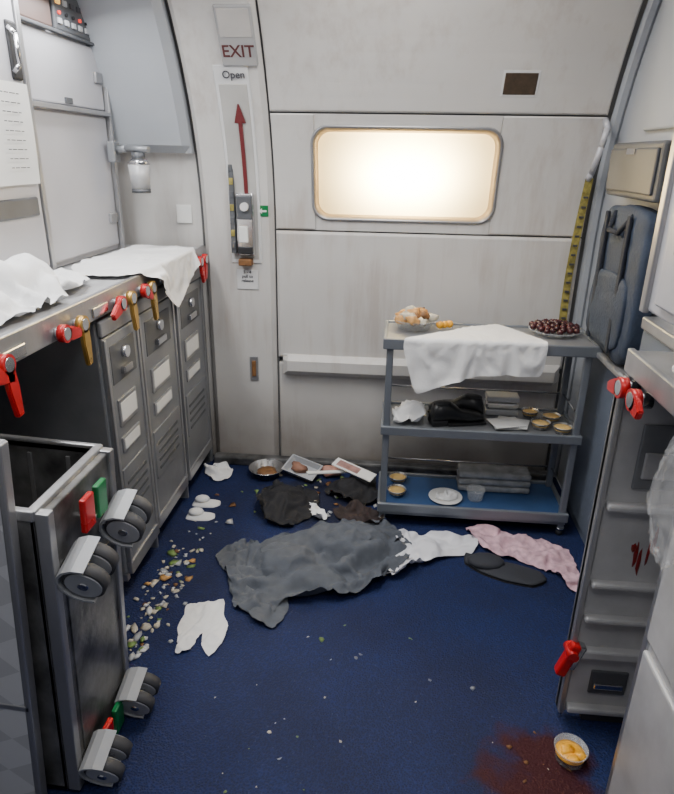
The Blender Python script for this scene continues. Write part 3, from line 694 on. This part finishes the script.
for z in (.55,.19):
    s.tube([(TX0+.015,TY1-.01,z),(TX1-.035,TY1-.01,z)],.004,CHR,6)
    for x in (TX0+.015,TX1-.035): s.tube([(x,TY0+.015,z),(x,TY1-.015,z)],.004,CHR,6)
s.done()
s=M('pastry_basket')
dish(s,(.10,2.53,.838),.085,.04,CLEAR,None)
random.seed(4)
for i in range(16):
    a=i*2.4;r=.018*math.sqrt(i); s.sph((.10+r*math.cos(a),2.53+r*math.sin(a),.87+.03*(1-r/.08)+.012*(i%2)),(.028,.02,.018),(PAST,CRUMB,BROWN)[i%3],jit=.8)
s.done()
s=M('orange_slices')
for i in range(3): s.sph((.205+.02*i,2.52+.01*i,.857),(.016,.012,.016),ORG,jit=.3)
s.done()
s=M('grape_dish'); dish(s,(.67,2.53,.838),.10,.02,CLEAR,None)
for i in range(44):
    a=i*2.4;r=.0145*math.sqrt(i); s.sph((.67+r*math.cos(a),2.53+r*math.sin(a),.862+.022*(1-r/.1)),(.014,.014,.014),GRAPE,sub=1)
s.done()
zc=.462
s=M('black_shoes')
for cx,cy,an in ((.30,2.43,.25),(.30,2.53,2.9)):
    T=Matrix.Translation((cx,cy,zc+.002))@Matrix.Rotation(an,4,'Z')
    ls=[]
    for t,wd,h in ((0,.02,.04),(.015,.034,.085),(.05,.038,.095),(.09,.034,.085),(.13,.038,.055),(.18,.042,.045),(.215,.034,.035),(.235,.012,.02)):
        ls.append([(t-.12,wd*math.cos(2*PI*i/14),.006+max(0,h*.5*(1+math.sin(2*PI*i/14)))) for i in range(14)])
    s.loops(ls,SHOE,cap0=True,cap1=True,mtx=T); s.box(-.12,-.05,-.035,.035,.0,.022,SHOE,.006,T); s.box(-.05,.115,-.040,.040,.0,.010,SHOE,.003,T)
    s.sph((-.07,0,.088),(.04,.026,.012),DK,mtx=T)
s.done()
s=M('menu_cards'); 
for i,(a,b,r) in enumerate(((.51,2.43,.1),(.53,2.44,-.3),(.50,2.42,.3))):
    T=Matrix.Translation((a,b,zc+.002+i*.006))@Matrix.Rotation(r,4,'Z'); s.box(-.065,.065,-.05,.05,0,.004,PAPER,.001,T)
s.done()
def tart(c,r=.04):
    s=M('custard_tart'); dish(s,c,r,.028,FOIL,CUST,fz=.8); s.done()
tart((.64,2.42,zc+.001),.038); tart((.72,2.385,zc+.001),.038); tart((.70,2.50,zc+.001),.038); tart((.62,2.54,zc+.001),.035)
s=M('meal_box_stack')
for i in range(3): s.box(.43,.57,2.53,2.605,zc+.0+i*.03,zc+.027+i*.03,FOIL if i%2 else WHEEL,.006)
s.done()
zb=.097
tart((.07,2.56,zb),.04); tart((.065,2.44,zb),.04)
s=M('napkin_saucer'); dish(s,(.28,2.43,zb),.07,.012,PAPER,None)
pad(s,[(.235,2.41),(.26,2.455),(.31,2.45),(.33,2.42),(.29,2.395)],WCL,zb+.008,.008,wob=.022,n=50); s.done()
s=M('glass_bowl'); dish(s,(.41,2.44,zb),.04,.05,CLEAR,None); s.done()
s=M('wrapped_blanket_pack')
for i in range(3): s.box(.34,.66,2.50,2.605,zb+i*.032,zb+.03+i*.032,mat('shrink_wrap_grey',(.33,.34,.35),.2,.2,.3,20,.5,30),.012,seg=3)
s.done()
s=M('stacked_meal_trays')
for i in range(4): s.box(.565+.008*(i%2),.68,1.02,1.24-.01*i,1.106+i*.02,1.124+i*.02,WP,.008,seg=3)
s.done()
s=M('plastic_bag')
t=bmesh.new(); bmesh.ops.create_icosphere(t,subdivisions=5,radius=1)
for v in t.verts:
    c=v.co.copy(); k=1+.25*noise.noise(c*2.3)+.22*abs(noise.noise(c*5))+.09*abs(noise.noise(c*12))
    w=1-.35*max(0,c.z)
    v.co=Vector((.555+c.x*.020*k*w,1.09+c.y*.075*k*w,.90+c.z*.13*k))
s._add(t,PLAS,True)
s.tube([(.555,1.10,1.01),(.534,1.10,1.05),(.532,1.10,1.09)],.003,PLAS,6)
s.done()

# ---------------------------------------------------------------- lights
def area(name,loc,sx,sy,p,col,rot=(0,0,0)):
    l=bpy.data.lights.new(name,'AREA'); l.shape='RECTANGLE'; l.size=sx; l.size_y=sy; l.energy=p; l.color=col
    o=bpy.data.objects.new(name,l); o.location=loc; o.rotation_euler=rot; bpy.context.collection.objects.link(o); return o
area('ceiling_lamp',(-.05,1.8,2.30),.35,.9,28,(1,.975,.945))
area('ceiling_lamp.001',(-.1,.3,2.30),1.0,.6,13,(1,.985,.97))
area('under_cabinet_lamp',(-1.08,1.8,1.98),.12,1.2,16,(.98,.99,1),(0,math.radians(-8),0))
area('shade_backlight',(.035,3.03,1.44),.28,.08,34,(1,.87,.62),(-PI/2,0,0))  # unseen lamp added behind the shade so the window glows
w=bpy.data.worlds.new('world'); bpy.context.scene.world=w; w.use_nodes=True
w.node_tree.nodes['Background'].inputs[0].default_value=(.85,.88,.95,1); w.node_tree.nodes['Background'].inputs[1].default_value=.23

# ---------------------------------------------------------------- camera
cam=bpy.data.cameras.new('camera'); co=bpy.data.objects.new('camera',cam); bpy.context.collection.objects.link(co)
cam.sensor_fit='VERTICAL'; cam.sensor_height=24; cam.lens=24*620/794; cam.clip_start=.02
p=math.radians(21.25); y=math.radians(4.9); roll=math.radians(1.0)
co.matrix_world=Matrix.Translation((0,0,1.5))@Matrix.Rotation(y,4,'Z')@Matrix.Rotation(PI/2-p,4,'X')@Matrix.Rotation(roll,4,'Z')
bpy.context.scene.camera=co
